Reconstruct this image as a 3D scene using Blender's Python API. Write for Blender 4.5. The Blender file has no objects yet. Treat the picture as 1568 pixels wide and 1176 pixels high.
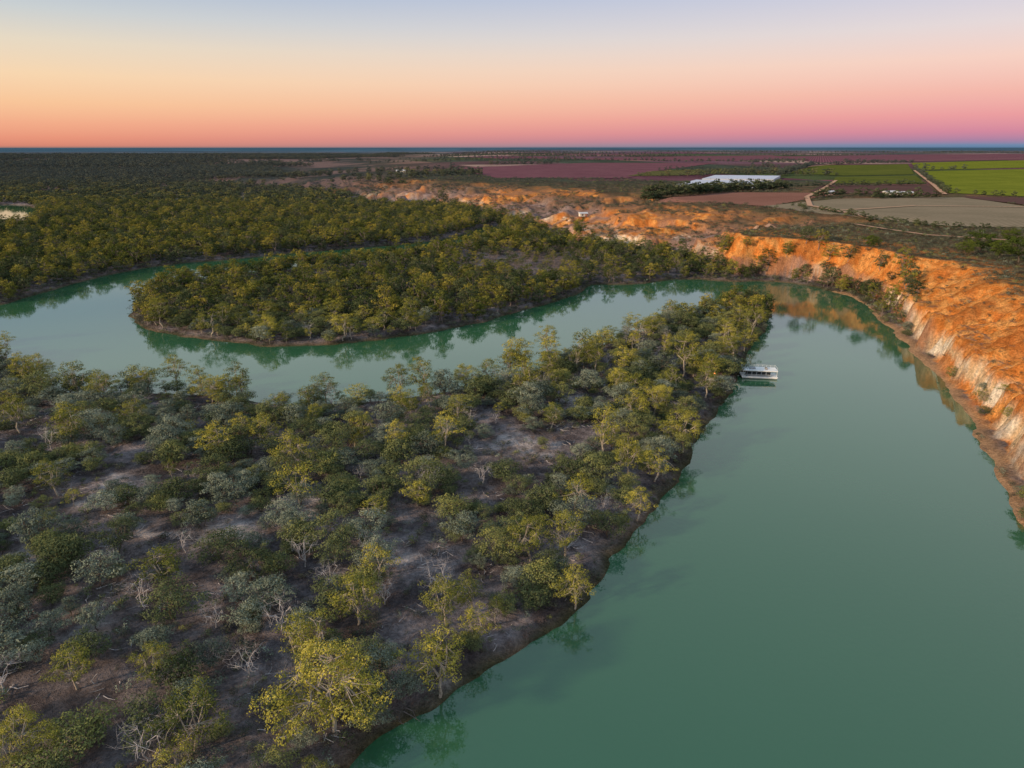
import bpy, math, numpy as np, time
from mathutils import Vector
T0=time.time()
rng=np.random.default_rng(11)
scene=bpy.context.scene
CAM_H=80.0; PITCH=math.radians(18.9); F=1059.0
cp,sp=math.cos(PITCH),math.sin(PITCH)
def W(px,py,z=0.0):
    """survey: bearing read off the photograph -> ground plan metres at height z"""
    u=px-784; v=588-py
    t=(CAM_H-z)/(F*sp-v*cp)
    return (u*t,(F*cp+v*sp)*t)
def lin(r,g,b):
    f=lambda c:((c/255+0.055)/1.055)**2.4 if c>10 else c/255/12.92
    return (f(r),f(g),f(b),1)
# ---------------------------------------------------------------- noise
def hsh(ix,iy,seed):
    h=(ix.astype(np.int64)*374761393+iy.astype(np.int64)*668265263+seed*982451653)&0xffffffff
    h=((h^(h>>13))*1274126177)&0xffffffff
    h=(h^(h>>16))&0xffffffff
    return h.astype(np.float64)/4294967295.0
def vnoise(x,y,seed=0):
    x=np.asarray(x,float);y=np.asarray(y,float)
    ix=np.floor(x);iy=np.floor(y);fx=x-ix;fy=y-iy
    fx=fx*fx*fx*(fx*(fx*6-15)+10);fy=fy*fy*fy*(fy*(fy*6-15)+10)
    a=hsh(ix,iy,seed);b=hsh(ix+1,iy,seed);c=hsh(ix,iy+1,seed);d=hsh(ix+1,iy+1,seed)
    return (a*(1-fx)+b*fx)*(1-fy)+(c*(1-fx)+d*fx)*fy
def fbm(x,y,seed=0,o=4):
    s=0;a=.5;t=0
    for i in range(o):
        s=s+a*vnoise(x,y,seed+i*17);t+=a
        x,y=(x*.8-y*.6)*2.03+5.3,(x*.6+y*.8)*2.03+1.7;a*=.5
    return s/t
def ridge(x,y,seed=0,o=3):
    s=0;a=.5;t=0
    for i in range(o):
        s=s+a*(1-np.abs(2*vnoise(x,y,seed+i*31)-1));t+=a
        x,y=x*2.1+3.1,y*2.1+7.7;a*=.5
    return s/t
def sstep(a,b,x):
    t=np.clip((x-a)/(b-a),0,1);return t*t*(3-2*t)
# ---------------------------------------------------------------- plan
river=[(-60,-60),(-48,40)]+[W(*p) for p in [(540,1176),(600,1128),(660,1100),(705,1058),(775,1015),(840,965),(905,905),(935,850),(975,805),(1025,765),(1050,715),(1085,660),(1115,615),(1135,570),(1152,530),(1182,490),(1180,472),(1140,468),(1060,488),(960,513),(890,540),(810,575),(700,600),(580,615),(450,622),(330,606),(210,600),(110,608),(50,575),(0,540),(-120,512),(-300,492),(-300,450),(-100,464),(0,470),(30,458),(100,438),(170,420),(250,406),(330,399),(400,393),(470,386),(560,379),(640,373),(700,363),(735,349),(762,345),(780,355),(765,368),(700,386),(600,397),(500,407),(400,418),(300,430),(235,445),(203,466),(203,490),(225,507),(290,518),(400,531),(480,529),(560,523),(640,513),(730,497),(790,479),(850,464),(890,447),(905,434),(960,438),(1050,426),(1110,432),(1180,430),(1250,440),(1310,455),(1340,480),(1390,530),(1430,570),(1480,640),(1530,740),(1560,810)]]+[(103,100),(97,40),(92,-60)]
lagoon=[W(*p) for p in [(-150,360),(0,354),(45,350),(66,337),(55,316),(0,313),(-150,320)]]
lagoon2=[W(*p) for p in [(55,301),(120,300),(112,293),(62,292)]]
valley=[(96,-80),(100,40),(107,100),(120,137),(146,201),(172,283),(198,362),(201,390)]+[W(*p) for p in [(1255,436),(1180,426),(1110,424),(1090,405),(1040,399),(980,392),(900,383),(850,368),(810,352),(770,338),(700,326),(640,312),(560,304),(480,297),(400,289),(300,282),(200,274)]]+[(-4000,2600),(-4000,-80)]
def chaikin(P,n=2):
    P=np.array(P,float)
    for _ in range(n):
        Q=np.roll(P,-1,0);P=np.stack([P*.75+Q*.25,P*.25+Q*.75],1).reshape(-1,2)
    return P
CS=2.5;X0,X1,Y0,Y1=-1450,700,-80,1720
gx=np.arange(X0,X1+CS,CS);gy=np.arange(Y0,Y1+CS,CS)
GX,GY=np.meshgrid(gx,gy)
def sdf(P,want_s=False):
    x=GX.ravel();y=GY.ravel();best=np.full(x.shape,1e18);S=np.zeros_like(x);ins=np.zeros(x.shape,bool);acc=0
    Q=np.roll(P,-1,0)
    for (ax,ay),(bx,by) in zip(P,Q):
        ex,ey=bx-ax,by-ay;L2=ex*ex+ey*ey+1e-9
        dx=x-ax;dy=y-ay
        t=np.clip((dx*ex+dy*ey)/L2,0,1)
        d=(dx-ex*t)**2+(dy-ey*t)**2
        if want_s:
            m=d<best;S[m]=acc+t[m]*math.sqrt(L2)
        best=np.minimum(best,d);acc+=math.sqrt(L2)
        if ay!=by:
            c=((ay>y)!=(by>y))&(x<ex*(y-ay)/ey+ax)
            ins^=c
    d=np.sqrt(best);d[ins]*=-1
    if want_s:return d.reshape(GX.shape),S.reshape(GX.shape)
    return d.reshape(GX.shape)
DR=sdf(chaikin(river));DR=np.minimum(DR,sdf(chaikin(lagoon,1)));DR=np.minimum(DR,sdf(chaikin(lagoon2,1)))
DV,SV=sdf(chaikin(valley,1),True)
print('sdf',time.time()-T0)
def samp(A,x,y):
    u=np.clip((x-X0)/CS,0,len(gx)-1.001);v=np.clip((y-Y0)/CS,0,len(gy)-1.001)
    i=u.astype(int);j=v.astype(int);fu=u-i;fv=v-j
    return (A[j,i]*(1-fu)+A[j,i+1]*fu)*(1-fv)+(A[j+1,i]*(1-fu)+A[j+1,i+1]*fu)*fv
def drv(x,y):
    wx=x+5*(fbm(x/13,y/13,3,4)-.5);wy=y+5*(fbm(x/13,y/13,9,4)-.5)
    d=samp(DR,wx,wy)
    out=(x<X0)|(x>X1)|(y>Y1)|(y<Y0-200)
    return np.where(out,np.maximum(d,40),d)
def terrain(x,y,full=False):
    x=np.asarray(x,float);y=np.asarray(y,float)
    dr=drv(x,y);dv=samp(DV,x,y);s=samp(SV,x,y)
    dv=np.where(y>Y1,dv+(y-Y1)*sstep(-1400,-800,x),dv)
    fade=1-sstep(900,2500,np.hypot(x,y))
    z=np.where(dr>0,1.5*(1-np.exp(-np.maximum(dr,0)/3)),np.maximum(dr*.5,-4))
    z=z+np.clip(dr/10,0,1)*(fbm(x/25,y/25,5,4)-.5)*2.2*fade
    right=sstep(60,130,x)*(1-sstep(480,560,y))
    corner=right*sstep(335,380,y)
    w=180*(1-right)+right*(36*(1-corner)+14*corner)
    g=ridge(s/17+.3*fbm(s/30,dv/20,43,2),dv/60,41,3)*.75+fbm(s/4.5,dv/16,44,3)*.45
    g2=ridge(x/60,y/60,61,4)
    amp=right*(10*(1-corner)+5*corner)
    dvw=dv+3-amp*(g-.3)-(1-right)*(95*(g2-.45)+40*(fbm(x/25,y/25,63,3)-.5))
    t=np.clip(dvw/w,0,1)
    fr=.46*sstep(0,.15,t)+.54*sstep(.14,1.0,t)**.85
    fl=.30*sstep(0,.08,t)+.12*sstep(.1,.34,t)+.28*sstep(.35,.45,t)+.30*sstep(.5,.95,t)
    f=fr*right+fl*(1-right)
    ZP=9+17*sstep(-750,-60,x)-1.0*corner
    mid=4*f*(1-f)
    z=z*(1-f*.8)+(ZP-z*.2)*f
    z=z+mid*right*(-5.5*(g-.58)+3.4*(fbm(x/3.2,y/3.2,71,3)-.5))*np.clip(dr/6,0,1)
    z=z+(1-right)*mid*((fbm(x/16,y/16,72,4)-.5)*9+(ridge(x/38,y/38,74,3)-.6)*10)*fade*np.clip(dr/20,0,1)
    z=np.where(dr<3,np.minimum(z,1.0+np.maximum(dr,-3)*.6),z)
    z=np.where(dr<=0,np.minimum(z,dr*.4),z)
    if full:return z,dr,dv,s,f,right
    return z
# ---------------------------------------------------------------- node helpers
class M:
    def __init__(s,name,diffuse=False):
        s.m=bpy.data.materials.new(name);s.m.use_nodes=True;s.nt=s.m.node_tree
        s.b=s.nt.nodes['Principled BSDF']
        if diffuse:
            s.nt.nodes.remove(s.b);s.b=s.nt.nodes.new('ShaderNodeBsdfDiffuse');s.col=s.b.inputs['Color']
            s.nt.links.new(s.b.outputs[0],s.nt.nodes['Material Output'].inputs[0])
        else:
            s.b.inputs['Roughness'].default_value=.85;s.b.inputs['Specular IOR Level'].default_value=.1;s.col=s.b.inputs['Base Color']
    def n(s,t,**k):
        nd=s.nt.nodes.new(t)
        for a,v in k.items():setattr(nd,a,v)
        return nd
    def l(s,a,b):s.nt.links.new(a,b)
    def ramp(s,fac,stops):
        r=s.n('ShaderNodeValToRGB');e=r.color_ramp.elements
        while len(e)<len(stops):e.new(.5)
        for q,(p,c) in zip(e,stops):q.position=p;q.color=c if len(c)==4 else (*c,1)
        s.l(fac,r.inputs[0]);return r.outputs[0]
    def math(s,op,a,b=None,c=None):
        nd=s.n('ShaderNodeMath',operation=op)
        for i,v in enumerate((a,b,c)):
            if v is None:continue
            if isinstance(v,(int,float)):nd.inputs[i].default_value=v
            else:s.l(v,nd.inputs[i])
        return nd.outputs[0]
    def mix(s,fac,a,b,bt='MIX'):
        nd=s.n('ShaderNodeMix',data_type='RGBA',blend_type=bt)
        for i,v in ((0,fac),(6,a),(7,b)):
            if isinstance(v,(int,float)):nd.inputs[i].default_value=v
            elif isinstance(v,tuple):nd.inputs[i].default_value=v if len(v)==4 else (*v,1)
            else:s.l(v,nd.inputs[i])
        return nd.outputs[2]
    def pos(s):return s.n('ShaderNodeNewGeometry').outputs['Position']
    def noise(s,vec,scale,detail=4,rough=.6):
        nd=s.n('ShaderNodeTexNoise');nd.inputs['Scale'].default_value=scale;nd.inputs['Detail'].default_value=detail;nd.inputs['Roughness'].default_value=rough
        s.l(vec,nd.inputs['Vector']);return nd.outputs['Fac']
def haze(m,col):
    """aerial haze painted into the foliage colour, growing with world Y"""
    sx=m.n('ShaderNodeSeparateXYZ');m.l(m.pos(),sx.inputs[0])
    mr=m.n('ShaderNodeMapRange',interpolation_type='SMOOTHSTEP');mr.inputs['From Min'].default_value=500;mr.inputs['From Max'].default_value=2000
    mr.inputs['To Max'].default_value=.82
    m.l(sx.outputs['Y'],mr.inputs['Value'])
    return m.mix(mr.outputs[0],col,(.075,.092,.100,1))  # blue-grey distance haze mixed into the leaf colour
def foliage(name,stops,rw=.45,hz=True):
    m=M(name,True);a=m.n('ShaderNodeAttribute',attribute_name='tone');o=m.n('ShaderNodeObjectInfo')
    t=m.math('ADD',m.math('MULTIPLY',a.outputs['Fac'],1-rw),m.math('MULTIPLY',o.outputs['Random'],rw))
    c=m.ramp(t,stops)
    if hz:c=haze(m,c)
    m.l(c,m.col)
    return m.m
def plain(name,c,rough=.8,var=.25,scale=2.0,metal=0):
    m=M(name);n=m.noise(m.pos(),scale)
    m.l(m.mix(n,tuple(x*(1-var) for x in c[:3])+(1,),tuple(min(1,x*(1+var)) for x in c[:3])+(1,)),m.col)
    m.b.inputs['Roughness'].default_value=rough;m.b.inputs['Metallic'].default_value=metal;return m.m
def bark(name,c):
    m=M(name,True);n=m.noise(m.pos(),3.0,1)
    m.l(m.mix(n,tuple(x*.55 for x in c),tuple(x*1.45 for x in c)),m.col);return m.m
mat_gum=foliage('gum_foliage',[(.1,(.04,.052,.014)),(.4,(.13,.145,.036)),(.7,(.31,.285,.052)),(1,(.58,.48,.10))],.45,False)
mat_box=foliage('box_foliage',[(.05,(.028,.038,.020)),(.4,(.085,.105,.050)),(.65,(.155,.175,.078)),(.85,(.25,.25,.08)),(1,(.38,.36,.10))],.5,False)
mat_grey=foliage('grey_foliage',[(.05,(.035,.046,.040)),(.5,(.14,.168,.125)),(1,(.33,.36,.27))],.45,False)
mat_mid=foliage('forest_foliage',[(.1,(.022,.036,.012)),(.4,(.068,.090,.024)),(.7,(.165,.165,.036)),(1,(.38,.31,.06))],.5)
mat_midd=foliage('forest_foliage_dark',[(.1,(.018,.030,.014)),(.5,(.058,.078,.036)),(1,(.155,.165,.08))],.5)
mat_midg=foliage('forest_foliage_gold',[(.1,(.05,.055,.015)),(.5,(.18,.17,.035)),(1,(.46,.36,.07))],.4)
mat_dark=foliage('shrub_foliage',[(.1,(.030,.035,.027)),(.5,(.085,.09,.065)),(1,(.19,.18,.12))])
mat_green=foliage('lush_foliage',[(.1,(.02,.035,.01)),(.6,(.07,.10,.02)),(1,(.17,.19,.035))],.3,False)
mat_brush=foliage('brown_brush',[(.1,(.09,.06,.055)),(.6,(.19,.135,.115)),(1,(.31,.22,.19))],.45,False)
mat_bark=bark('pale_bark',(.36,.31,.26));mat_bark_d=bark('dark_bark',(.12,.095,.08));mat_bark_m=bark('grey_bark',(.19,.155,.145));mat_dead=bark('dead_wood',(.48,.44,.44))
# ---------------------------------------------------------------- mesh helper
def mesh_from(name,V,Fq,mats,matidx=None,tone=None,smooth=False,link=True):
    me=bpy.data.meshes.new(name);V=np.asarray(V,np.float32);Fq=np.asarray(Fq,np.int32);k=Fq.shape[1]
    me.vertices.add(len(V));me.vertices.foreach_set('co',V.ravel())
    me.loops.add(Fq.size);me.loops.foreach_set('vertex_index',Fq.ravel())
    me.polygons.add(len(Fq));me.polygons.foreach_set('loop_start',np.arange(0,Fq.size,k,dtype=np.int32))
    me.polygons.foreach_set('loop_total',np.full(len(Fq),k,np.int32))
    for m in mats:me.materials.append(m)
    if matidx is not None:me.polygons.foreach_set('material_index',np.asarray(matidx,np.int32))
    me.polygons.foreach_set('use_smooth',np.full(len(Fq),smooth))
    if tone is not None:
        a=me.attributes.new('tone','FLOAT','POINT');a.data.foreach_set('value',np.asarray(tone,np.float32))
    me.update(calc_edges=True)
    ob=bpy.data.objects.new(name,me)
    if link:scene.collection.objects.link(ob)
    return ob
def tubes(segs,k=5):
    V=[];Fc=[]
    for p0,r0,p1,r1 in segs:
        p0=np.array(p0);p1=np.array(p1);d=p1-p0;d=d/(np.linalg.norm(d)+1e-9)
        a=np.cross(d,[0,0,1] if abs(d[2])<.9 else [1,0,0]);a/=np.linalg.norm(a);b=np.cross(d,a);n=len(V)
        for p,r in((p0,r0),(p1,r1)):
            for i in range(k):
                t=2*math.pi*i/k;V.append(p+r*(math.cos(t)*a+math.sin(t)*b))
        for i in range(k):
            j=(i+1)%k;Fc.append((n+i,n+j,n+k+j,n+k+i))
    return np.array(V),np.array(Fc)
def leaves(centers,radii,nper,size,rg,flat=.65,low=-.35):
    V=[];T=[];zc=np.array([c[2] for c in centers]);zl,zh=zc.min(),zc.max()+1e-3
    for c,r in zip(centers,radii):
        n=max(6,int(nper*(r**1.6)))
        d=rg.normal(size=(n*3,3));d/=np.linalg.norm(d,axis=1)[:,None]
        d=d[d[:,2]>low][:n];n=len(d)
        rad=r*(.6+.5*rg.random(n))
        wob=1+.35*np.sin(d[:,0]*5+c[0]*3)*np.cos(d[:,1]*5+c[1])
        P=c+d*(rad*wob)[:,None]*np.array([1,1,flat])
        nn=d+rg.normal(size=(n,3))*.4+np.array([0,0,.35]);nn/=np.linalg.norm(nn,axis=1)[:,None]
        a=np.cross(nn,rg.normal(size=(n,3)));a/=np.linalg.norm(a,axis=1)[:,None];b=np.cross(nn,a)
        sz=size*(.6+.8*rg.random(n))[:,None];a=a*sz;b=b*sz*.6
        Q=np.stack([P-a*.5,P-b*.5+a*.1,P+a*.5,P+b*.5-a*.1],1).reshape(-1,3)
        tn=.10+.38*rg.random()+.28*(c[2]-zl)/(zh-zl)+.24*d[:,2]+.3*(rg.random(n)-.5)  # random leaf tone plus painted top light: paler high in crown, atop clumps
        V.append(Q);T.append(np.repeat(np.clip(tn,0,1),4))
    V=np.concatenate(V);T=np.concatenate(T)
    return V,np.arange(len(V)).reshape(-1,4),T
def bend(p0,r0,p1,r1,rg,n=3,j=.12):
    p0=np.array(p0,float);p1=np.array(p1,float);L=np.linalg.norm(p1-p0);out=[];q=p0;rr=r0
    for i in range(1,n+1):
        t=i/n;p=p0+(p1-p0)*t
        if i<n:p=p+rg.normal(size=3)*L*j*np.array([1,1,.5])+np.array([0,0,-L*.06*math.sin(t*3.14)])
        r=r0+(r1-r0)*t;out.append((q,rr,p,r));q,rr=p,r
    return out
def make_tree(name,seed,H,R,leafmat,barkmat,ncl=36,nper=60,size=.32,base=.3,flat=.65,rc=1.15,nlimb=4,trunk_r=None,dead=False,link=False,k=5,twigs=0,low=-.35,cz=.66,ch=.30):
    rg=np.random.default_rng(seed);tr=trunk_r or H*.02
    th=H*base;top=np.array([rg.normal()*.05*H,rg.normal()*.05*H,th])
    segs=bend((0,0,-.6),tr*1.25,top,tr*.85,rg,3,.06)
    limbs=[]
    a0=rg.random()*6.28
    for i in range(nlimb):
        a=a0+i*6.283/nlimb+rg.normal()*.3;q=.32+.25*rg.random()
        e=np.array([math.cos(a)*R*q,math.sin(a)*R*q,H*(.5+.22*rg.random())]);limbs.append(e)
        segs+=bend(top,tr*.6,e,tr*.32,rg,3,.1)
    e=np.array([0.,0.,H*.76])+rg.normal(size=3)*[.1*R,.1*R,0];limbs.append(e);segs+=bend(top,tr*.6,e,tr*.28,rg,3,.08)
    C=[]
    for i in range(ncl*8):
        d=rg.normal(size=3);d/=np.linalg.norm(d);rr=(.45+.55*rg.random()**.6)
        lob=1+.28*math.sin(3*math.atan2(d[1],d[0])+seed)
        c=np.array([d[0]*R*rr*lob,d[1]*R*rr*lob,H*cz+d[2]*H*ch*rr])
        if c[2]<H*.2:continue
        if all(np.linalg.norm((c-o)*[1,1,1.3])>rc*.9 for o in C):C.append(c)
        if len(C)>=ncl:break
    for c in C:
        l=min(limbs,key=lambda e:np.linalg.norm(e-c)+.6*max(0,e[2]-c[2]))
        segs+=bend(l,tr*.24,c-np.array([0,0,.2]),tr*.06,rg,2,.12)
        for _ in range(twigs):
            d=rg.normal(size=3);d[2]=abs(d[2])*.7;d/=np.linalg.norm(d)
            segs.append((c,tr*.08,c+d*rc*(.6+rg.random()),tr*.02))
    V,Fc=tubes(segs,k)
    if dead:return mesh_from(name,V,Fc,[barkmat],smooth=True,link=link)
    rad=[rc*(.6+.6*rg.random()) for _ in C]
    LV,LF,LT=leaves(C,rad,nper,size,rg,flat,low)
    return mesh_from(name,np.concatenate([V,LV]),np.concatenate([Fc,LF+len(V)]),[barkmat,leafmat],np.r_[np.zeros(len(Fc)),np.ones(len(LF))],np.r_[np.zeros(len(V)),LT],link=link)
def make_shrub(name,seed,R,H,mat,n=5,nper=42,size=.25,low=-.05):
    rg=np.random.default_rng(seed)
    C=[np.array([rg.normal()*R*.45,rg.normal()*R*.45,H*(.25+.35*rg.random())]) for _ in range(n)]
    segs=[(np.array([0,0,-.2]),.04,c,.015) for c in C]
    V,Fc=tubes(segs,3)
    LV,LF,LT=leaves(C,[R*(.38+.32*rg.random()) for _ in C],nper,size,rg,.8,low)
    return mesh_from(name,np.concatenate([V,LV]),np.concatenate([Fc,LF+len(V)]),[mat_bark_d,mat],np.r_[np.zeros(len(Fc)),np.ones(len(LF))],np.r_[np.zeros(len(V)),LT],link=False)
def lib(name,obs):
    c=bpy.data.collections.new(name)
    for o in obs:c.objects.link(o)
    return c
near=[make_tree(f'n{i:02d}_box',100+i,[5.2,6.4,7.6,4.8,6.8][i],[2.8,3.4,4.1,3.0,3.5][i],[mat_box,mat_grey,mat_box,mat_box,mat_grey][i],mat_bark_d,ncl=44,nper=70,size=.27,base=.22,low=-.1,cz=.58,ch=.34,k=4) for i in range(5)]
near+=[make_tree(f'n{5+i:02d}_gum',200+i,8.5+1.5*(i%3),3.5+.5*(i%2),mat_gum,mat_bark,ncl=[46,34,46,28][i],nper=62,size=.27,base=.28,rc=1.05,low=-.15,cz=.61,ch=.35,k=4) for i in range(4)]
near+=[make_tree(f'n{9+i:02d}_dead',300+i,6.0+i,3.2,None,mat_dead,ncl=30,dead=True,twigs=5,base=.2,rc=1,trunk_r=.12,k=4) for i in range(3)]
NEAR=lib('near_tree_kinds',near)
mid=[make_tree(f'm{i:02d}',400+i,10.5+1.4*(i%3),3.9+.6*(i%3),[mat_mid,mat_midd,mat_mid,mat_midd,mat_midg][i],mat_bark_m,ncl=30,nper=24,size=.58,base=.22,rc=1.5,k=3,low=-.1,cz=.54,ch=.40) for i in range(5)]
mid+=[make_tree(f'm{5+i:02d}',450+i,12,3.8,mat_midg,mat_bark_m,ncl=24,nper=22,size=.56,base=.3,rc=1.4,k=3,low=-.1,cz=.6,ch=.36) for i in range(2)]
mid+=[make_tree(f'm{7+i:02d}',470+i,9.5,3.4,None,mat_bark_m,ncl=28,dead=True,twigs=4,k=3,base=.25,trunk_r=.2) for i in range(2)]
MID=lib('mid_tree_kinds',mid)
far=[make_tree(f'f{i:02d}',500+i,12,5.2,[mat_mid,mat_midd,mat_midd,mat_mid,mat_midg][i],mat_bark_d,ncl=12,nper=8,size=1.4,base=.2,rc=2.4,k=3,nlimb=3,low=0,cz=.52,ch=.38) for i in range(5)]
FAR=lib('far_tree_kinds',far)
shr=[make_shrub(f's{i:02d}',600+i,1.3+.3*(i%3),1.3+.2*(i%2),mat_dark) for i in range(4)]+[make_shrub(f's{4+i:02d}',620+i,1.2,1.0,mat_brush,size=.2) for i in range(2)]+[make_shrub(f's{6+i:02d}',630+i,1.4,1.6,[mat_box,mat_grey][i]) for i in range(2)]
SHR=lib('shrub_kinds',shr)
def litter(name,seed):
    rg=np.random.default_rng(seed);segs=[]
    for _ in range(7):
        p=np.array([rg.normal()*1.6,rg.normal()*1.6,.08]);a=rg.random()*6.28;L=.8+2.5*rg.random()
        q=p+np.array([math.cos(a)*L,math.sin(a)*L,.1+.3*rg.random()]);segs+=bend(p,.07,q,.025,rg,2,.1)
    V,Fc=tubes(segs,3);return mesh_from(name,V,Fc,[mat_bark_m if seed%2 else mat_dead],link=False)
LIT=lib('litter_kinds',[litter(f'l{i}',700+i) for i in range(4)])
print('lib',time.time()-T0)
# ---------------------------------------------------------------- scatter via geometry nodes
def scatter(name,P,scl,idx,coll,tilt=.06):
    n=len(P);me=bpy.data.meshes.new(name);me.vertices.add(n);me.vertices.foreach_set('co',np.asarray(P,np.float32).ravel())
    r=np.stack([rng.normal(size=n)*tilt,rng.normal(size=n)*tilt,rng.random(n)*6.283],1).astype(np.float32)
    s=np.asarray(scl,np.float32);s=np.stack([s,s,s*(.8+.4*rng.random(n))],1).astype(np.float32) if s.ndim==1 else s
    for nm,ty,at,d in(('rot','FLOAT_VECTOR','vector',r),('scl','FLOAT_VECTOR','vector',s)):
        a=me.attributes.new(nm,ty,'POINT');a.data.foreach_set(at,d.ravel())
    a=me.attributes.new('vid','INT','POINT');a.data.foreach_set('value',np.asarray(idx,np.int32))
    ob=bpy.data.objects.new(name,me);scene.collection.objects.link(ob)
    g=bpy.data.node_groups.new(name+'_nodes','GeometryNodeTree')
    g.interface.new_socket('Geometry',in_out='INPUT',socket_type='NodeSocketGeometry');g.interface.new_socket('Geometry',in_out='OUTPUT',socket_type='NodeSocketGeometry')
    N=g.nodes.new;L=g.links.new
    i=N('NodeGroupInput');o=N('NodeGroupOutput');ci=N('GeometryNodeCollectionInfo');ci.inputs['Collection'].default_value=coll
    ci.inputs['Separate Children'].default_value=True;ci.inputs['Reset Children'].default_value=True
    ip=N('GeometryNodeInstanceOnPoints');ip.inputs['Pick Instance'].default_value=True
    def na(nm,dt):
        q=N('GeometryNodeInputNamedAttribute');q.data_type=dt;q.inputs['Name'].default_value=nm;return q.outputs['Attribute']
    er=N('FunctionNodeEulerToRotation');L(na('rot','FLOAT_VECTOR'),er.inputs[0])
    L(i.outputs[0],ip.inputs['Points']);L(ci.outputs[0],ip.inputs['Instance']);L(er.outputs[0],ip.inputs['Rotation'])
    L(na('scl','FLOAT_VECTOR'),ip.inputs['Scale']);L(na('vid','INT'),ip.inputs['Instance Index']);L(ip.outputs[0],o.inputs[0])
    md=ob.modifiers.new('scatter','NODES');md.node_group=g;return ob
def jgrid(x0,x1,y0,y1,sp,j=.9):
    X,Y=np.meshgrid(np.arange(x0,x1,sp),np.arange(y0,y1,sp));X=X.ravel()+(rng.random(X.size)-.5)*sp*j;Y=Y.ravel()+(rng.random(Y.size)-.5)*sp*j
    return X,Y
def inview(x,y,m=1.12):
    # keep what a visitor near the viewpoint could see
    return (y>55)&(np.abs(x)<y*.80*m+45)
clear_px=[(790,688,56,18),(885,628,45,13),(600,868,48,20),(490,795,24,28),(170,755,28,30),(235,830,46,15),(60,850,45,20),(900,590,30,9),(840,770,20,10),(560,720,22,10),(380,820,34,13),(980,610,34,10),(650,1090,26,10),(130,950,30,10),(300,700,26,9)]
CL=[]
for (a,b,rx,ry) in clear_px:
    c=W(a,b);e=W(a+rx,b);g_=W(a,b-ry);CL.append((c[0],c[1],abs(e[0]-c[0]),max(2.5,abs(g_[1]-c[1]))))
def clearing(x,y):
    m=np.zeros_like(x)
    wx=x+9*(fbm(x/7,y/7,81,3)-.5)*2;wy=y+9*(fbm(x/7,y/7,83,3)-.5)*2
    for cx,cy,rx,ry in CL:m=np.maximum(m,1-sstep(.35,1.3,np.hypot((wx-cx)/rx,(wy-cy)/ry)))
    return m
# fields are laid on the plateau
def quad(pts,z=25):return [W(*p,z) for p in pts]
fields=[
 ('ploughed_field','ploughed',quad([(1000,306),(1110,296),(1290,297),(1175,318)])),
 ('stubble_field','stubble',quad([(1165,318),(1285,306),(1480,304),(1568,318),(1640,330),(1640,350),(1440,348),(1330,336)])),
 ('vineyard','green',quad([(1415,263),(1600,259),(1700,262),(1700,306),(1570,303),(1450,297)])),
 ('vineyard','green2',quad([(1280,272),(1402,270),(1418,283),(1272,282)])),
 ('vineyard','green2',quad([(1205,266),(1250,254),(1390,252),(1400,268),(1290,270)])),
 ('vineyard','green',quad([(1395,250),(1568,246),(1650,248),(1650,256),(1405,261)])),
 ('vineyard','purple',quad([(690,258),(900,250),(1100,250),(1010,262),(960,274),(760,274)])),
 ('vineyard','purple',quad([(880,243),(1180,238),(1230,243),(1130,247),(900,245)])),
 ('vineyard','purple2',quad([(1260,285),(1418,285),(1440,299),(1375,303),(1240,295)])),
 ('vineyard','purple2',quad([(1470,303),(1560,305),(1650,311),(1650,324),(1568,316),(1485,306)])),
 ('vineyard','olive',quad([(1000,263),(1130,258),(1200,262),(1040,270),(960,271)])),
 ('vineyard','purple',quad([(1190,240),(1568,236),(1650,236),(1650,244),(1400,248),(1250,250)])),
]
def inpoly(x,y,P):
    ins=np.zeros(np.shape(x),bool)
    for i in range(len(P)):
        ax,ay=P[i];bx,by=P[(i+1)%len(P)]
        if ay!=by:ins^=((ay>y)!=(by>y))&(x<(bx-ax)*(y-ay)/(by-ay)+ax)
    return ins
def infields(x,y):
    m=np.zeros(np.shape(x),bool)
    for f in fields:m|=inpoly(x,y,f[2])
    return m
# hero trees -------------------------------------------------------
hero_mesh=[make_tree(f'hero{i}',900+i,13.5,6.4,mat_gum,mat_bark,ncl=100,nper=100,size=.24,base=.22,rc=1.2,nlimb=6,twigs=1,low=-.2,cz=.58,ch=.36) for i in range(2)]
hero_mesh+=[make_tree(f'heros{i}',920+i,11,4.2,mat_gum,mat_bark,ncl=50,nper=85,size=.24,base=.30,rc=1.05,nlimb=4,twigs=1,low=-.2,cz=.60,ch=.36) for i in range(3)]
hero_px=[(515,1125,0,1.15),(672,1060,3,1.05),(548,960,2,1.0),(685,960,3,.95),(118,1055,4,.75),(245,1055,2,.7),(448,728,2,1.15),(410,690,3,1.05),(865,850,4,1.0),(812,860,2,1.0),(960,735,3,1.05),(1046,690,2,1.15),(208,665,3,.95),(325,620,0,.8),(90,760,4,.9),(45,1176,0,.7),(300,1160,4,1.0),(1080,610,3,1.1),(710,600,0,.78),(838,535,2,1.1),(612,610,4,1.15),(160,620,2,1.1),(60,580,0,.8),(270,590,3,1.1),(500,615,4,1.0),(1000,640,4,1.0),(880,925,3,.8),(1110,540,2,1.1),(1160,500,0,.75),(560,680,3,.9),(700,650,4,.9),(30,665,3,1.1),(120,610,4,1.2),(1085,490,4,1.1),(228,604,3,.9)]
HP=[]
for k_,(a,b,v,s_) in enumerate(hero_px):
    x,y=W(a,b,1.3);z=float(terrain(x,y));HP.append((x,y))
    o=bpy.data.objects.new('river_red_gum_tree',hero_mesh[v].data);scene.collection.objects.link(o)
    o.location=(x,y,max(z,.2));o.rotation_euler=(rng.normal()*.05,rng.normal()*.05,rng.random()*6.28);o.scale=(s_,s_,s_)
HP=np.array(HP)
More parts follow.
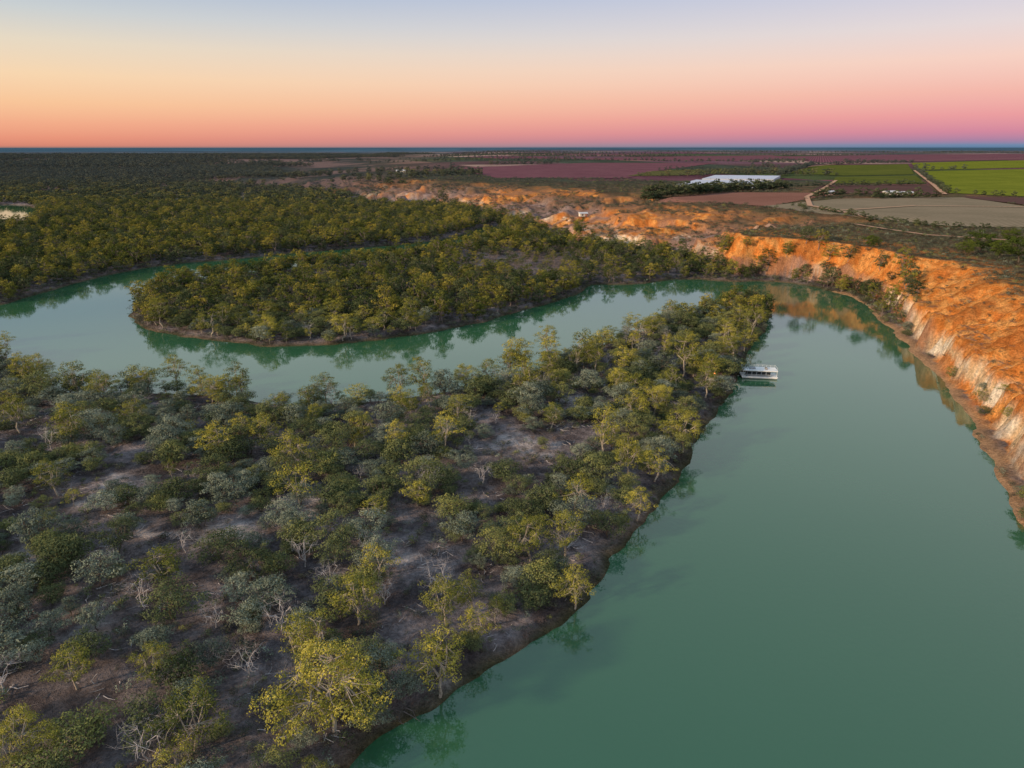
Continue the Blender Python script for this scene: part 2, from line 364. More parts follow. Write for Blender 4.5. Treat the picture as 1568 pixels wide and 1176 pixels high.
dead_px=[(675,915,1.3),(470,870,1.1),(430,965,1.2),(380,1040,1.0),(222,935,1.0),(5,1060,1.2),(930,560,.8),(590,930,.9),(330,960,.9),(740,745,.9)]
for (a,b,s_) in dead_px:
    x,y=W(a,b,1.3);o=bpy.data.objects.new('dead_gum_tree',near[9+rng.integers(3)].data);scene.collection.objects.link(o)
    o.location=(x,y,float(terrain(x,y)));o.rotation_euler=(0,0,rng.random()*6.28);o.scale=(s_,)*3
# near forest
x,y=jgrid(-330,150,58,330,4.8,1.15)
d=drv(x,y);dv=samp(DV,x,y);c=clearing(x,y);dens=fbm(x/20,y/20,91,3)
edge=np.exp(-np.maximum(d,0)/9)
keep=(d>1.2)&(dv<-4)&inview(x,y,1.2)&(y<318)&(rng.random(len(x))<(.68+1.9*(dens-.5)+.5*edge))&(c<.42)
for hx,hy in HP:keep&=np.hypot(x-hx,y-hy)>3.2
DP=np.array([W(a,b,1.3) for a,b,_ in dead_px])
for hx,hy in DP:keep&=~((np.abs(x-hx)<4)&(y>hy-10)&(y<hy+3))
x,y,d,edge,dens=x[keep],y[keep],d[keep],edge[keep],dens[keep];u=rng.random(len(x))
gp=.08+.42*edge+.10*sstep(150,280,y)
idx=np.where(u<gp,5+rng.integers(0,4,len(x)),np.where(u>.95,9+rng.integers(0,3,len(x)),rng.integers(0,5,len(x))))
sc=.45+.78*rng.random(len(x))**1.4;sc*=1+.12*sstep(120,260,y)
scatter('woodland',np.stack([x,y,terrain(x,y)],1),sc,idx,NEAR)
n1=len(x)
# understory
x,y=jgrid(-330,160,58,330,2.5,1.1)
d=drv(x,y);dv=samp(DV,x,y);c=clearing(x,y);dens=fbm(x/10,y/10,95,3)
keep=(d>.3)&(dv<-3)&inview(x,y,1.2)&(rng.random(len(x))<(.50+1.9*(dens-.5)+.5*np.exp(-np.maximum(d,0)/4))*(1-.85*c))
x,y=x[keep],y[keep];u=rng.random(len(x))
idx=np.where(u<.45,rng.integers(0,4,len(x)),np.where(u<.65,4+rng.integers(0,2,len(x)),6+rng.integers(0,2,len(x))))
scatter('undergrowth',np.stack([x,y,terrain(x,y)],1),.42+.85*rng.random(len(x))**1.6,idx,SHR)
n2=len(x)
x,y=jgrid(-250,150,58,300,4.8);d=drv(x,y);dv=samp(DV,x,y)
keep=(d>2)&(dv<-4)&inview(x,y)&(rng.random(len(x))<.6);x,y=x[keep],y[keep]
scatter('fallen_branches',np.stack([x,y,terrain(x,y)],1),.5+.7*rng.random(len(x)),rng.integers(0,4,len(x)),LIT)
# mid forest: island and far bank
x,y=jgrid(-760,260,318,980,6.4,1.1)
d=drv(x,y);dv=samp(DV,x,y)
bare=np.exp(-(((x-15)/62)**2+((y-485)/48)**2))
gap=fbm(x/28,y/45,96,3)
keep=(d>.8)&(dv<8)&inview(x,y,1.15)&(rng.random(len(x))<1.0-.5*sstep(-30,12,dv)-.12*bare-.6*sstep(.60,.72,gap)*(d>14))
x,y,d,bare=x[keep],y[keep],d[keep],bare[keep];u=rng.random(len(x))
gold=.12+.28*np.exp(-d/10)
idx=np.where(u>gold,rng.integers(0,4,len(x)),4+rng.integers(0,3,len(x)))
idx=np.where(rng.random(len(x))<.05+.75*bare,7+rng.integers(0,2,len(x)),idx)
back=(d<14)&(y>400)&(y<560)&(x<30)
sc=(.6+.55*rng.random(len(x)))*np.where(y<520,.97,1.05)*(1-.3*bare)*np.where(back,.88,1)
scatter('floodplain_forest',np.stack([x,y,terrain(x,y)],1),sc,idx,MID)
n3=len(x)
# low growth along the far shores
x,y=jgrid(-420,230,318,620,3.0);d=drv(x,y);dv=samp(DV,x,y)
keep=(d>.0)&(d<7)&(dv<0)&inview(x,y,1.15)&(rng.random(len(x))<.85);x,y=x[keep],y[keep]
scatter('shore_bushes',np.stack([x,y,terrain(x,y)],1),.9+.9*rng.random(len(x)),rng.choice([0,1,2,3,6,7,6,0],len(x)),SHR)
# far forest
x,y=jgrid(-2600,-0,980,2700,12.0)
d=drv(x,y);dv=samp(DV,x,y);dv=np.where(y>Y1,-100*np.ones_like(dv),dv)
lim=x< -150-(y-980)*.45+160*(fbm(x/200,y/200,97,3)-.5)
keep=(d>1)&(dv<20)&lim&inview(x,y,1.1)&(rng.random(len(x))<-.1+1.7*fbm(x/90,y/160,98,3))
x,y=x[keep],y[keep]
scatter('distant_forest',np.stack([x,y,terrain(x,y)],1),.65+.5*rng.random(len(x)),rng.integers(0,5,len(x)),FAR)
n4=len(x)
x,y=jgrid(-7000,2500,2700,8000,30.0)
keep=(x<-900-(y-2700)*.12+2500*(fbm(x/1500,y/900,197,3)-.5))&inview(x,y,1.1)&(fbm(x/300,y/500,198,4)+.2*(rng.random(len(x))-.5)>.48)
x,y=x[keep],y[keep]
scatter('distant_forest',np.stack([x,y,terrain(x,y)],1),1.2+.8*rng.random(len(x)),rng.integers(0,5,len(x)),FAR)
n4+=len(x)
# slope + plateau scrub
x,y=jgrid(60,420,60,560,3.2)
z,d,dv,s_,f,r_=terrain(x,y,True);dens=fbm(x/14,y/14,99,3)
keep=(dv>0)&(d>1.5)&inview(x,y,1.2)&~infields(x,y)&(rng.random(len(x))<np.where(f>.9,.85+.6*(dens-.5),.14+1.2*np.clip(dens-.5,0,1)))
x,y,z,f=x[keep],y[keep],z[keep],f[keep]
idx=np.where(rng.random(len(x))<.7,rng.integers(0,4,len(x)),6+rng.integers(0,2,len(x)))
scatter('mallee_scrub',np.stack([x,y,z],1),(.45+.9*rng.random(len(x))**1.3)*np.where(f>.9,1.2,.75),idx,SHR)
# badlands scrub
x,y=jgrid(-560,560,430,1500,5.0)
z,d,dv,s_,f,r_=terrain(x,y,True);dens=fbm(x/30,y/30,101,4)
keep=(dv>0)&(dv<420)&(r_<.6)&inview(x,y,1.1)&~infields(x,y)&(rng.random(len(x))<.55+3.4*(dens-.5)-.18*(f<.9))
x,y,z=x[keep],y[keep],z[keep]
scatter('saltbush_scrub',np.stack([x,y,z],1),(.9+1.7*rng.random(len(x))**2.2),rng.choice([0,1,2,3,0,1,2,3,6,4],len(x)),SHR,.02)
n5=len(x)
# right bank trees at the waterline
x,y=jgrid(90,230,80,420,5.0);d=drv(x,y);dv=samp(DV,x,y)
keep=(d>.8)&(d<7)&(dv>-8)&(dv<8)&(x>95)&(rng.random(len(x))<.25);x,y=x[keep],y[keep]
scatter('riverbank_trees',np.stack([x,y,terrain(x,y)],1),.42+.33*rng.random(len(x)),rng.integers(0,9,len(x)),NEAR)
# lush plateau trees
lt=[make_tree(f'lush{i}',950+i,11,6.0,mat_green,mat_bark_d,ncl=60,nper=55,size=.4,base=.18,rc=1.5,nlimb=5,cz=.58,ch=.36) for i in range(2)]
for k_,(a,b,s_) in enumerate([(1500,388,1.15),(1528,398,.9),(1560,405,1.3),(1478,392,.8),(1590,400,1.2),(1325,437,.75),(1545,372,.8)]):
    x,y=W(a,b,25 if b<420 else 3);o=bpy.data.objects.new('plateau_tree',lt[k_%2].data);scene.collection.objects.link(o)
    o.location=(x,y,float(terrain(x,y)));o.rotation_euler=(0,0,k_*1.7);o.scale=(s_,)*3
# windbreak rows
def row(name,pts,sp,s0,coll=FAR,n=5,ret=False):
    P=[]
    for (a,b) in zip(pts[:-1],pts[1:]):
        L=math.dist(a,b);m=max(1,int(L/sp))
        for i in range(m):
            t=(i+rng.random()*.7)/m;P.append((a[0]+(b[0]-a[0])*t+rng.normal()*1.5,a[1]+(b[1]-a[1])*t+rng.normal()*1.5))
    P=np.array(P)
    if ret:return P
    z=terrain(P[:,0],P[:,1])
    scatter(name,np.c_[P,z],s0*(.8+.4*rng.random(len(P))),1+rng.integers(0,2,len(P)),coll)
row('windbreak_trees',quad([(985,305),(1060,301),(1110,296),(1205,292)]),4,.95)
row('windbreak_trees',quad([(985,301),(1060,298),(1110,293),(1200,290)]),4,1.0)
row('windbreak_trees',quad([(1215,318),(1330,337),(1430,350),(1520,352)]),5,.4)
row('windbreak_trees',quad([(1240,305),(1300,301),(1375,305),(1440,306)]),7,.75)
row('windbreak_trees',quad([(1190,272),(1245,254),(1400,250)]),14,1.0)
row('windbreak_trees',quad([(1404,262),(1450,298),(1568,305)]),12,.6)
row('windbreak_trees',quad([(1185,290),(1260,288),(1420,285)]),9,.7)
row('windbreak_trees',quad([(1010,262),(1200,265)]),12,.8)
row('windbreak_trees',quad([(1340,306),(1400,304)]),4,.6)
PP=[]
for i in range(110):
    yy=1300*math.exp(rng.random()*2.1);xx=(rng.random()*1.35-.55)*yy;L=yy*(.06+.25*rng.random());a=rng.normal()*.12
    for q in range(1+int(rng.random()*3)):PP.append(row('x',[(xx,yy+q*12),(xx+L*math.cos(a),yy+q*12+L*math.sin(a))],14+yy/300,1,ret=True))
PP=np.concatenate(PP);PP=PP[(samp(DV,PP[:,0],np.minimum(PP[:,1],Y1))>100)&~infields(PP[:,0],PP[:,1])]
scatter('shelterbelt_trees',np.c_[PP,terrain(PP[:,0],PP[:,1])],.7+.7*rng.random(len(PP)),rng.integers(0,5,len(PP)),FAR)
print('scatter',n1,n2,n3,n4,n5,len(PP),time.time()-T0)
# ---------------------------------------------------------------- terrain mesh
rr=[2.0]
while rr[-1]<120000:
    r=rr[-1];k=.0033 if 110<r<700 else (.009 if r<=110 else (.0065 if r<3000 else .02))
    rr.append(r*(1+k) if r>20 else r+2.5)
rr=np.array(rr)
th=np.concatenate([np.arange(-115,-50,.8),np.arange(-50,10,.17),np.arange(10,50,.125),np.arange(50,115.1,.8)])*math.pi/180
R_,TH=np.meshgrid(rr,th,indexing='ij');TX=R_*np.sin(TH);TY=R_*np.cos(TH)
TZ,dr,dv,sv,ff,right=terrain(TX.ravel(),TY.ravel(),True)
TZ=TZ.reshape(TX.shape)
gr=np.gradient(TZ,axis=0)/np.gradient(R_,axis=0);gt=np.gradient(TZ,axis=1)/(np.gradient(TH,axis=1)*R_)
slope=np.hypot(gr,gt).ravel();x=TX.ravel();y=TY.ravel();z=TZ.ravel();dist=np.hypot(x,y)
def C3(*c):return np.array(c,float)[None,:]
def mixc(a,b,t):return a*(1-t[:,None])+b*t[:,None]
nA=fbm(x/9,y/9,201,4);nB=fbm(x/40,y/40,203,4);nC=fbm(x/2.5,y/2.5,205,3)
col=mixc(C3(.115,.095,.10),C3(.36,.305,.31),sstep(.3,.70,nA*.6+nC*.4))
col=mixc(col,C3(.15,.115,.10),sstep(.48,.68,nB)*.4)
col=mixc(col,C3(.60,.53,.52),np.clip(clearing(x,y)*(.05+nC*1.15),0,1))
bankc=mixc(C3(.085,.08,.04),C3(.17,.12,.07),sstep(.5,.7,nA))
col=mixc(col,bankc,np.clip(1-dr/3.5,0,1))
tan=np.clip(1.3-dr/4,0,1)*(x>85)*(dv>-14)*(y<400)
col=mixc(col,C3(.44,.27,.16),np.clip(tan,0,1))
# plateau ground
pl=mixc(C3(.14,.095,.06),C3(.25,.14,.085),sstep(.4,.65,nA*.5+nB*.5))
pl=mixc(pl,C3(.10,.095,.055),sstep(.42,.56,fbm(x/18,y/18,211,3))*.75)
col=mixc(col,pl,sstep(-4,6,dv)*sstep(.3,.9,ff))
# exposed earth
gm_=np.zeros_like(x)
for (a,b,zz_,rx,ry) in [(755,314,6,75,55),(915,302,16,50,60),(1010,332,20,65,35),(1090,374,15,50,30),(1000,378,10,50,25),(640,287,9,55,80),(560,301,6,45,60),(1060,354,22,65,25),(960,352,14,50,30),(480,296,5,40,40),(1130,385,18,30,25),(860,340,8,45,35)]:
    c=W(a,b,zz_);gm_=np.maximum(gm_,np.exp(-((x-c[0])/rx)**2-((y-c[1])/ry)**2))
brk=fbm(x/20,y/20,233,4)
patch=np.clip(sstep(.50,.62,fbm(x/38,y/38,231,4))*.6+1.8*gm_*sstep(.30,.50,brk),0,1)
ex=sstep(.14,.40,slope+.35*(nA-.5))*sstep(-2,3,dv)*sstep(3000,1500,dist)*(right+(1-right)*patch)
zz=z+4*(nB-.5)+2.5*(nA-.5)+2*(vnoise(sv/6,z/9,221)-.5)
orange=mixc(C3(.72,.245,.055),C3(.82,.38,.12),sstep(.35,.65,nC))
orange=mixc(orange,C3(.50,.16,.045),sstep(.5,.7,nA)*.6)
beige=mixc(C3(.74,.52,.32),C3(.90,.77,.62),sstep(.4,.6,nC))
pale=np.where(right>.5,sstep(12,7.5,zz)*sstep(1.2,2.8,zz),sstep(13,8,zz))*sstep(.40,.52,fbm(sv/14,z/16,223,3)+.05*(right>.5))
earth=mixc(orange,beige,pale)
strata=.5+.5*np.sin(z*2.6+4*(nB-.5)+2*nA)
earth=earth*(.80+.24*strata)[:,None]
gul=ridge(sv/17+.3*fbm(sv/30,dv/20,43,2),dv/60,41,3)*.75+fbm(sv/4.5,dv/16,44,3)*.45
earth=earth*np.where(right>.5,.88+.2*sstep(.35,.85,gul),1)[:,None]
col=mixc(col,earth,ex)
rim=np.exp(-((dv-34)/14)**2)*right*(dv>0)
col=mixc(col,orange,np.clip(rim*.8*sstep(.4,.6,nA),0,1)*(1-ex))
sl=((ff>.05)&(ff<.93))*(.65*right+(1-right)*np.clip(.18+.4*patch+.5*gm_,0,.85))
col=mixc(col,C3(.50,.22,.10),(sl*sstep(3000,1500,dist)*(1-ex)))
# far country: patchwork
def cells(x,y,sx,sy,seed):
    ix=np.floor((x+.25*y)/sx);iy=np.floor((y-.1*x)/sy);return hsh(ix,iy,seed)
ca=cells(x,y,420,600,301)
pal=np.array([(.20,.08,.105),(.15,.07,.09),(.08,.10,.045),(.26,.15,.13),(.13,.08,.085),(.17,.095,.12),(.40,.27,.23),(.07,.085,.065)])
pc=pal[np.clip((ca*8).astype(int),0,7)]*(.6+.8*fbm(x/60,y/200,303,4))[:,None]
tfar=sstep(900,1300,y)*sstep(-.18,-.02,x/np.maximum(y,1)+.05)*sstep(60,200,dv)
col=mixc(col,pc,tfar)
fl=sstep(900,1500,y)*(1-sstep(-.22,-.03,x/np.maximum(y,1)+.03+.08*(fbm(x/900,y/900,305,3)-.5)))
fc=mixc(C3(.06,.068,.066),C3(.20,.135,.125),sstep(.40,.62,fbm(x/120,y/350,307,4)))
col=mixc(col,fc,fl)
haze_t=sstep(3000,20000,dist)*.93
col=mixc(col,C3(.055,.12,.18)*(.5+1.0*fbm(x/900,y/3500,309,3)[:,None]),haze_t)  # blue distance haze painted into the far ground colour
nr,nt_=TX.shape
I=np.arange(nr*nt_).reshape(nr,nt_)
Fq=np.stack([I[:-1,:-1].ravel(),I[:-1,1:].ravel(),I[1:,1:].ravel(),I[1:,:-1].ravel()],1)[:,::-1]
gm=M('ground_earth',True)
at=gm.n('ShaderNodeAttribute',attribute_name='Col');p=gm.pos()
n1_=gm.noise(p,1.3,5,.7);n2_=gm.noise(p,.25,3,.6)
v=gm.math('ADD',gm.math('MULTIPLY',n1_,1.3),gm.math('MULTIPLY',n2_,.5))
vv=gm.n('ShaderNodeMapRange');vv.inputs['From Min'].default_value=.55;vv.inputs['From Max'].default_value=1.25;vv.inputs['To Min'].default_value=.4;vv.inputs['To Max'].default_value=1.55
gm.l(v,vv.inputs[0]);mu=gm.n('ShaderNodeVectorMath',operation='SCALE');gm.l(at.outputs['Color'],mu.inputs[0]);gm.l(vv.outputs[0],mu.inputs['Scale'])
gm.l(mu.outputs[0],gm.col)
bp=gm.n('ShaderNodeBump');bp.inputs['Strength'].default_value=1.0;bp.inputs['Distance'].default_value=1.6
gm.l(n1_,bp.inputs['Height']);gm.l(bp.outputs[0],gm.b.inputs['Normal'])
g=mesh_from('ground',np.stack([x,y,z],1),Fq,[gm.m],smooth=True)
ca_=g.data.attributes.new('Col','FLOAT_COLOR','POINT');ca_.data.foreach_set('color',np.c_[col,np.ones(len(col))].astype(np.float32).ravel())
print('terrain',len(x),time.time()-T0)
# ---------------------------------------------------------------- water
wm=M('river_water');p=wm.pos()
wc=wm.mix(wm.noise(p,.012,3,.5),(.026,.102,.048,1),(.036,.126,.062,1))
wm.l(wc,wm.col);wm.b.inputs['Roughness'].default_value=.03;wm.b.inputs['IOR'].default_value=1.74;wm.b.inputs['Specular IOR Level'].default_value=.5
bp=wm.n('ShaderNodeBump');bp.inputs['Strength'].default_value=.07;bp.inputs['Distance'].default_value=.18
wm.l(wm.noise(p,.9,2,.5),bp.inputs['Height']);wm.l(bp.outputs[0],wm.b.inputs['Normal'])
mesh_from('river_water',[(-1500,-200,0),(400,-200,0),(400,1500,0),(-1500,1500,0)],[(0,1,2,3)],[wm.m])
# ---------------------------------------------------------------- fields
def rowmat(name,c1,c2,scale,rot):
    m=M(name,True);p=m.pos();mp=m.n('ShaderNodeMapping');mp.inputs['Rotation'].default_value=(0,0,rot);m.l(p,mp.inputs['Vector'])
    w=m.n('ShaderNodeTexWave');w.inputs['Scale'].default_value=scale;w.inputs['Distortion'].default_value=1.0;w.inputs['Detail'].default_value=1;m.l(mp.outputs[0],w.inputs['Vector'])
    f=m.math('ADD',m.math('MULTIPLY',w.outputs['Fac'],.45),m.math('MULTIPLY',m.noise(p,.015,6,.75),.75))
    m.l(m.ramp(f,[(.3,c1),(.85,c2)]),m.col);return m.m
FM={'ploughed':rowmat('ploughed_soil',(.17,.075,.055),(.30,.15,.115),.12,.5),'stubble':rowmat('stubble',(.16,.135,.09),(.30,.235,.165),.09,.9),
'green':rowmat('green_vines',(.075,.105,.014),(.24,.25,.035),.035,.15),'green2':rowmat('green_vines_dull',(.05,.07,.018),(.15,.155,.035),.04,.9),
'olive':rowmat('olive_vines',(.06,.065,.03),(.14,.13,.05),.04,.3),
'purple':rowmat('bare_vines',(.095,.04,.055),(.23,.105,.125),.03,.4),'purple2':rowmat('bare_vines_dark',(.07,.045,.045),(.15,.08,.07),.05,.2)}
for fi,(nm,mt,P) in enumerate(fields):
    P=np.array(P);lo=P.min(0);hi=P.max(0);N_=46
    ys=np.linspace(lo[1]+.01,hi[1]-.01,N_);V=[];Fc=[];K=24
    for yv in ys:
        xs=[]
        for i in range(len(P)):
            a,b=P[i],P[(i+1)%len(P)]
            if (a[1]>yv)!=(b[1]>yv):xs.append(a[0]+(b[0]-a[0])*(yv-a[1])/(b[1]-a[1]))
        l,r=min(xs),max(xs)
        for q in np.linspace(l,r,K):V.append((q,yv))
    V=np.array(V);zf=terrain(V[:,0],V[:,1])+.35+.05*fi
    for j in range(N_-1):
        for i in range(K-1):
            a=j*K+i;Fc.append((a,a+1,a+K+1,a+K))
    mesh_from(nm,np.c_[V,zf],Fc,[FM[mt]])
# roads
mat_dirt=plain('dirt_track',(.50,.29,.19),.95,.2,.1)
def road(pts,w,z=25):
    P=np.array([W(*p,z) for p in pts]);Q=[P[0]]
    for a,b in zip(P[:-1],P[1:]):
        for t in np.linspace(0,1,14)[1:]:Q.append(a+(b-a)*t)
    Q=np.array(Q);d=np.gradient(Q,axis=0);d/=np.linalg.norm(d,axis=1)[:,None];nrm=np.c_[-d[:,1],d[:,0]]
    V=np.stack([Q+nrm*w/2,Q-nrm*w/2],1).reshape(-1,2);zf=terrain(V[:,0],V[:,1])+1.2
    Fc=[(2*i,2*i+1,2*i+3,2*i+2) for i in range(len(Q)-1)]
    mesh_from('dirt_road',np.c_[V,zf],Fc,[mat_dirt])
road([(1330,336),(1240,318),(1235,304),(1262,290),(1280,278)],5)
road([(1400,262),(1428,284),(1446,300)],6)
road([(1280,326),(1400,318),(1568,320)],3)
road([(1180,262),(1300,250),(1390,247),(1568,243)],9)
road([(1090,350),(1180,336),(1300,345),(1420,362),(1568,372)],3)
# ---------------------------------------------------------------- boxes helper for built things
def part(parent,name,size,loc,mat,bev=.0):
    x_,y_,z_=[s*.5 for s in size]
    me=bpy.data.meshes.new(name)
    V=[(-x_,-y_,-z_),(x_,-y_,-z_),(x_,y_,-z_),(-x_,y_,-z_),(-x_,-y_,z_),(x_,-y_,z_),(x_,y_,z_),(-x_,y_,z_)]
    me.from_pydata(V,[],[(0,3,2,1),(4,5,6,7),(0,1,5,4),(1,2,6,5),(2,3,7,6),(3,0,4,7)]);me.materials.append(mat)
    o=bpy.data.objects.new(name,me);scene.collection.objects.link(o);o.parent=parent;o.location=loc
    if bev:
        b=o.modifiers.new('b','BEVEL');b.width=bev;b.segments=3
    return o
def empty(name,loc,rot=0):
    e=bpy.data.objects.new(name,None);scene.collection.objects.link(e);e.location=loc;e.rotation_euler=(0,0,rot);return e
white=plain('white_paint',(.78,.79,.80),.4,.05);glass=plain('dark_glass',(.02,.025,.03),.1,.1);deckm=plain('deck_boards',(.30,.26,.22),.7,.2);greym=plain('grey_trim',(.25,.27,.30),.5,.1);bluec=plain('blue_canopy',(.16,.24,.34),.7,.1)
def houseboat(name,loc,rot,L=12.4,Wd=4.8,roofm=None):
    e=empty(name,loc,rot);roofm=roofm or white
    for s in(-1,1):
        part(e,f'pontoon_{(s+3)//2}',(L,1.1,.9),(0,s*(Wd/2-.6),.15),greym,.3)
    part(e,'deck',(L+.4,Wd+.3,.16),(0,0,.68),white,.05)
    part(e,'cabin',(L*.66,Wd-1.0,2.05),(-.3,0,1.79),greym,.06)
    for s in(-1,1):
        for i in range(5):
            part(e,f'window_{s}_{i}',(1.3*L/12.4,.06,1.15),(-.3-L*.27+i*L*.135,s*((Wd-1.0)/2+.02),1.95),glass)
        part(e,f'side_skirt_{s}',(L,.06,.35),(0,s*(Wd/2+.17),.5),white)
    part(e,'front_window',(.06,Wd-1.8,1.1),(-.3+L*.33+.02,0,1.95),glass)
    part(e,'rear_door',(.06,.9,1.8),(-.3-L*.33-.02,0.4,1.68),glass)
    part(e,'roof_deck',(L,Wd,.3),(0,0,2.98),roofm,.05)
    for sx in(-1,1):
        for sy in(-1,1):
            part(e,f'post_{sx}_{sy}',(.1,.1,2.1),(sx*(L/2-.25),sy*(Wd/2-.2),1.8),white)
    for s in(-1,1):
        part(e,f'top_rail_{s}',(L-.3,.05,.05),(0,s*(Wd/2-.1),3.95),white)
        part(e,f'mid_rail_{s}',(L-.3,.04,.04),(0,s*(Wd/2-.1),3.55),white)
        part(e,f'deck_rail_{s}',(L,.05,.05),(0,s*(Wd/2+.05),1.65),white)
        for i in range(9):part(e,f'stanchion_{s}_{i}',(.05,.05,.85),(-L/2+.2+i*(L-.4)/8,s*(Wd/2-.1),3.54),white)
    for i,sx in enumerate((-1,1)):part(e,f'end_rail_{i}',(.05,Wd-.2,.05),(sx*(L/2-.13),0,3.95),white)
    part(e,'helm_seat',(.8,1.6,.5),(L*.2,0,3.38),deckm,.08)
    part(e,'roof_box',(2.2,1.6,.5),(-L*.2,0,3.38),greym,.08)
    part(e,'outboard',(.5,.5,1.2),(-L/2-.35,0,.4),glass,.1)
    return e
bx,by=W(1161,577);houseboat('houseboat',(bx,by,0),math.radians(-8))
bx,by=W(212,588);houseboat('houseboat',(bx,by,0),math.radians(12),6.5,3.2,bluec)
# farm buildings
iron=plain('corrugated_iron',(.55,.56,.60),.5,.1);redroof=plain('rusty_roof',(.35,.16,.12),.7,.2);wallm=plain('farm_wall',(.62,.58,.52),.8,.1)
def shed(name,px,py,L,D,Hh,roofm,rot=0,z0=25):
    x,y=W(px,py,z0);z=float(terrain(x,y));e=empty(name,(x,y,z),rot)
    part(e,'walls',(L,D,Hh),(0,0,Hh/2),wallm)
    me=bpy.data.meshes.new('roof');o_=.6;a=L/2+o_;b=D/2+o_;h=D*.22
    me.from_pydata([(-a,-b,Hh+.01),(a,-b,Hh+.01),(a,b,Hh+.01),(-a,b,Hh+.01),(-a,0,Hh+h),(a,0,Hh+h)],[],[(0,1,5,4),(2,3,4,5),(1,2,5),(3,0,4),(0,3,2,1)]);me.materials.append(roofm)
    o=bpy.data.objects.new('roof',me);scene.collection.objects.link(o);o.parent=e
    for i in range(max(2,int(L/5))):
        part(e,f'window_{i}',(1.4,.08,1.3),(-L/2+2.5+i*5,-D/2-.05,Hh*.55),glass)
    part(e,'door',(2.2,.08,min(2.6,Hh*.8)),(L/2-1.6,-D/2-.06,min(2.6,Hh*.8)/2),redroof)
shed('farm_shed',1362,300,14,8,3.5,iron,.1);shed('farm_shed',1385,301,16,7,3.5,iron,-.1)
shed('farmhouse',614,268,22,10,4,iron,.05,16);shed('farmhouse',893,328,8,6,3,iron,.2,14)
shed('farm_shed',1270,299,10,7,3,iron,.3)
# orchard netting: canopy on poles
net=plain('shade_net',(.50,.53,.64),.6,.12,.02)
def netting(pts,h=5,z=25):
    P=[W(*p,z+h) for p in pts];e=empty('orchard_netting',(0,0,0))
    P=np.array(P);V=[];K=10
    for j in range(K):
        for i in range(K):
            u,v_=i/(K-1),j/(K-1);q=(P[0]*(1-u)+P[1]*u)*(1-v_)+(P[3]*(1-u)+P[2]*u)*v_
            V.append((q[0],q[1],z+h+.12*((i+j)%2)))
    Fc=[(j*K+i,j*K+i+1,(j+1)*K+i+1,(j+1)*K+i) for j in range(K-1) for i in range(K-1)]
    o=mesh_from('canopy',V,Fc,[net]);o.parent=e
    V=[];Fc=[]
    for i in range(4):
        a,b=P[i],P[(i+1)%4];n=len(V);V+=[(a[0],a[1],z),(b[0],b[1],z),(b[0],b[1],z+h),(a[0],a[1],z+h)];Fc.append((n,n+1,n+2,n+3))
    o=mesh_from('net_walls',V,Fc,[net]);o.parent=e
    o=mesh_from('poles',*tubes([((*( P[i]*(1-t)+P[(i+1)%4]*t),z),.2,(*(P[i]*(1-t)+P[(i+1)%4]*t),z+h+.8),.2) for i in range(4) for t in np.linspace(0,1,9)[:-1]],4),[greym]);o.parent=e
netting([(1035,283),(1155,284),(1182,277),(1066,275)]);netting([(1075,273.5),(1185,274.5),(1195,269),(1095,268)])
# campfire on the bank
fx,fy=W(1094,572,1.5);e=empty('campfire',(fx,fy,float(terrain(fx,fy))))
fm=M('flame');fm.b.inputs['Emission Color'].default_value=(1,.25,.05,1);fm.b.inputs['Emission Strength'].default_value=6
fl_=mesh_from('flame',*tubes([((0,0,.1),.35,(0,0,.7),.3),((0,0,.7),.3,(.1,0,1.5),.02)],6),[fm.m]);fl_.parent=e
lg=mesh_from('logs',*tubes([((-.8,-.2,.1),.12,(.8,.2,.15),.1),((-.2,-.8,.12),.12,(.2,.8,.12),.1)],6),[mat_bark_d]);lg.parent=e
# ---------------------------------------------------------------- sky
w=bpy.data.worlds.new('World');scene.world=w;w.use_nodes=True;nt=w.node_tree;N=nt.nodes;bg=N['Background']
sky=N.new('ShaderNodeTexSky');sky.sky_type='NISHITA';sky.sun_disc=False;sky.sun_elevation=math.radians(18);sky.sun_rotation=math.radians(242)
tc=N.new('ShaderNodeTexCoord');sx=N.new('ShaderNodeSeparateXYZ');nt.links.new(tc.outputs['Generated'],sx.inputs[0])
def mth(op,a,b=None):
    n=N.new('ShaderNodeMath');n.operation=op
    for i,v in enumerate((a,b)):
        if v is None:continue
        if isinstance(v,(int,float)):n.inputs[i].default_value=v
        else:nt.links.new(v,n.inputs[i])
    return n.outputs[0]
zc=mth('SQRT',mth('MAXIMUM',sx.outputs['Z'],0))
def pe(deg):return math.sqrt(math.sin(math.radians(deg)))
def ramp(st):
    r=N.new('ShaderNodeValToRGB');e=r.color_ramp.elements
    while len(e)<len(st):e.new(.5)
    for q,(p,c) in zip(e,st):q.position=p;q.color=c
    nt.links.new(zc,r.inputs[0]);return r.outputs[0]
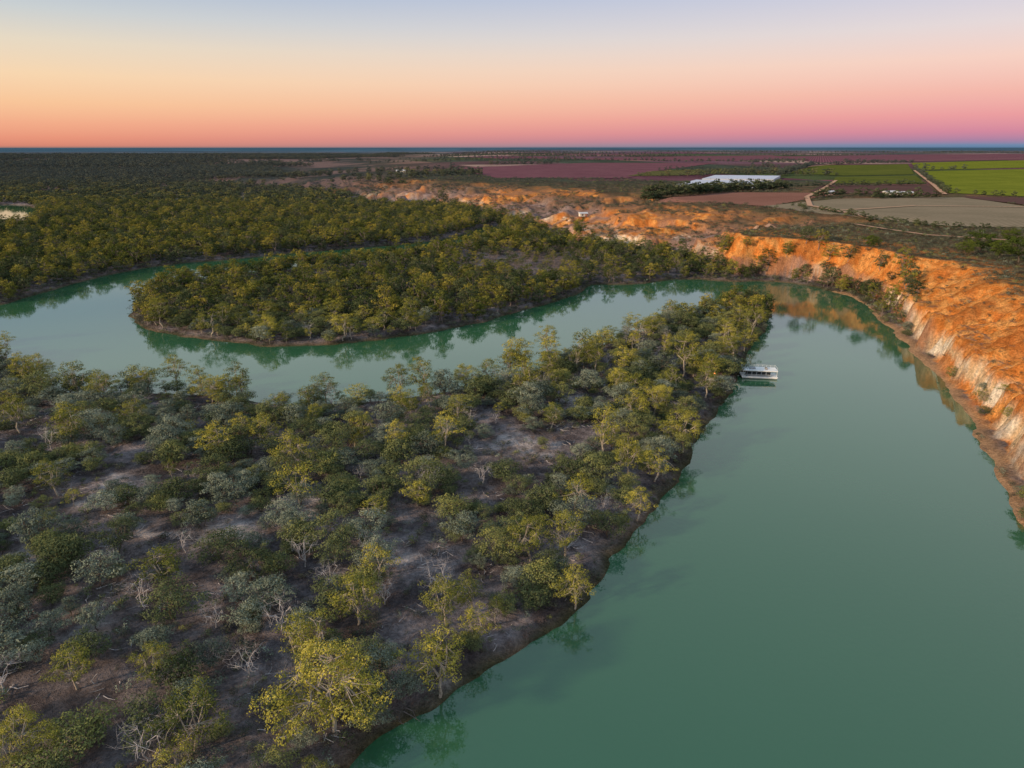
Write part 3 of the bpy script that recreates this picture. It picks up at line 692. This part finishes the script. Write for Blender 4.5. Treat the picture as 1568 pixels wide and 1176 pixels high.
A=ramp([(0,lin(150,115,110)),(pe(.12),lin(212,132,112)),(pe(.6),lin(230,146,120)),(pe(1.5),lin(240,168,134)),(pe(2.8),lin(246,194,150)),(pe(4.5),lin(245,211,172)),(pe(6.5),lin(228,214,192)),(pe(8.3),lin(200,205,206)),(pe(10.5),lin(168,186,208)),(pe(15),lin(215,224,228)),(pe(24),lin(208,220,225)),(pe(50),lin(150,180,202)),(1,lin(118,150,185))])
B=ramp([(0,lin(80,115,150)),(pe(.15),lin(105,132,168)),(pe(.45),lin(165,125,160)),(pe(1.0),lin(206,130,155)),(pe(2.0),lin(230,150,155)),(pe(3.5),lin(240,178,166)),(pe(5.5),lin(243,204,190)),(pe(7.5),lin(226,212,212)),(pe(10.3),lin(198,200,220)),(pe(15),lin(218,224,229)),(pe(24),lin(210,220,226)),(pe(50),lin(155,180,202)),(1,lin(118,150,185))])
mx=N.new('ShaderNodeMix');mx.data_type='RGBA';fx_=mth('MINIMUM',mth('MAXIMUM',mth('ADD',mth('MULTIPLY',sx.outputs['X'],.95),.5),0),1)
nt.links.new(fx_,mx.inputs[0]);nt.links.new(A,mx.inputs[6]);nt.links.new(B,mx.inputs[7])
ad=N.new('ShaderNodeMix');ad.data_type='RGBA';ad.blend_type='ADD';ad.inputs[0].default_value=.006
nt.links.new(mx.outputs[2],ad.inputs[6]);nt.links.new(sky.outputs[0],ad.inputs[7]);nt.links.new(ad.outputs[2],bg.inputs[0]);bg.inputs[1].default_value=1.0
sd=bpy.data.lights.new('sun','SUN');sd.energy=4.4;sd.angle=math.radians(2.5);sd.color=(1,.73,.46)
so=bpy.data.objects.new('sun',sd);scene.collection.objects.link(so)
el=math.radians(18);az=math.radians(242)
dirv=Vector((math.sin(az)*math.cos(el),math.cos(az)*math.cos(el),math.sin(el)))
so.rotation_euler=dirv.to_track_quat('Z','Y').to_euler()
# ---------------------------------------------------------------- camera
cd=bpy.data.cameras.new('camera');cd.sensor_width=36;cd.lens=F/1568*36;cd.clip_end=300000;cd.clip_start=.5
co=bpy.data.objects.new('camera',cd);scene.collection.objects.link(co);co.location=(0,0,CAM_H);co.rotation_euler=(math.pi/2-PITCH,0,0)
scene.camera=co
scene.view_settings.view_transform='Standard';scene.view_settings.look='None';scene.view_settings.exposure=0
print('done',time.time()-T0)
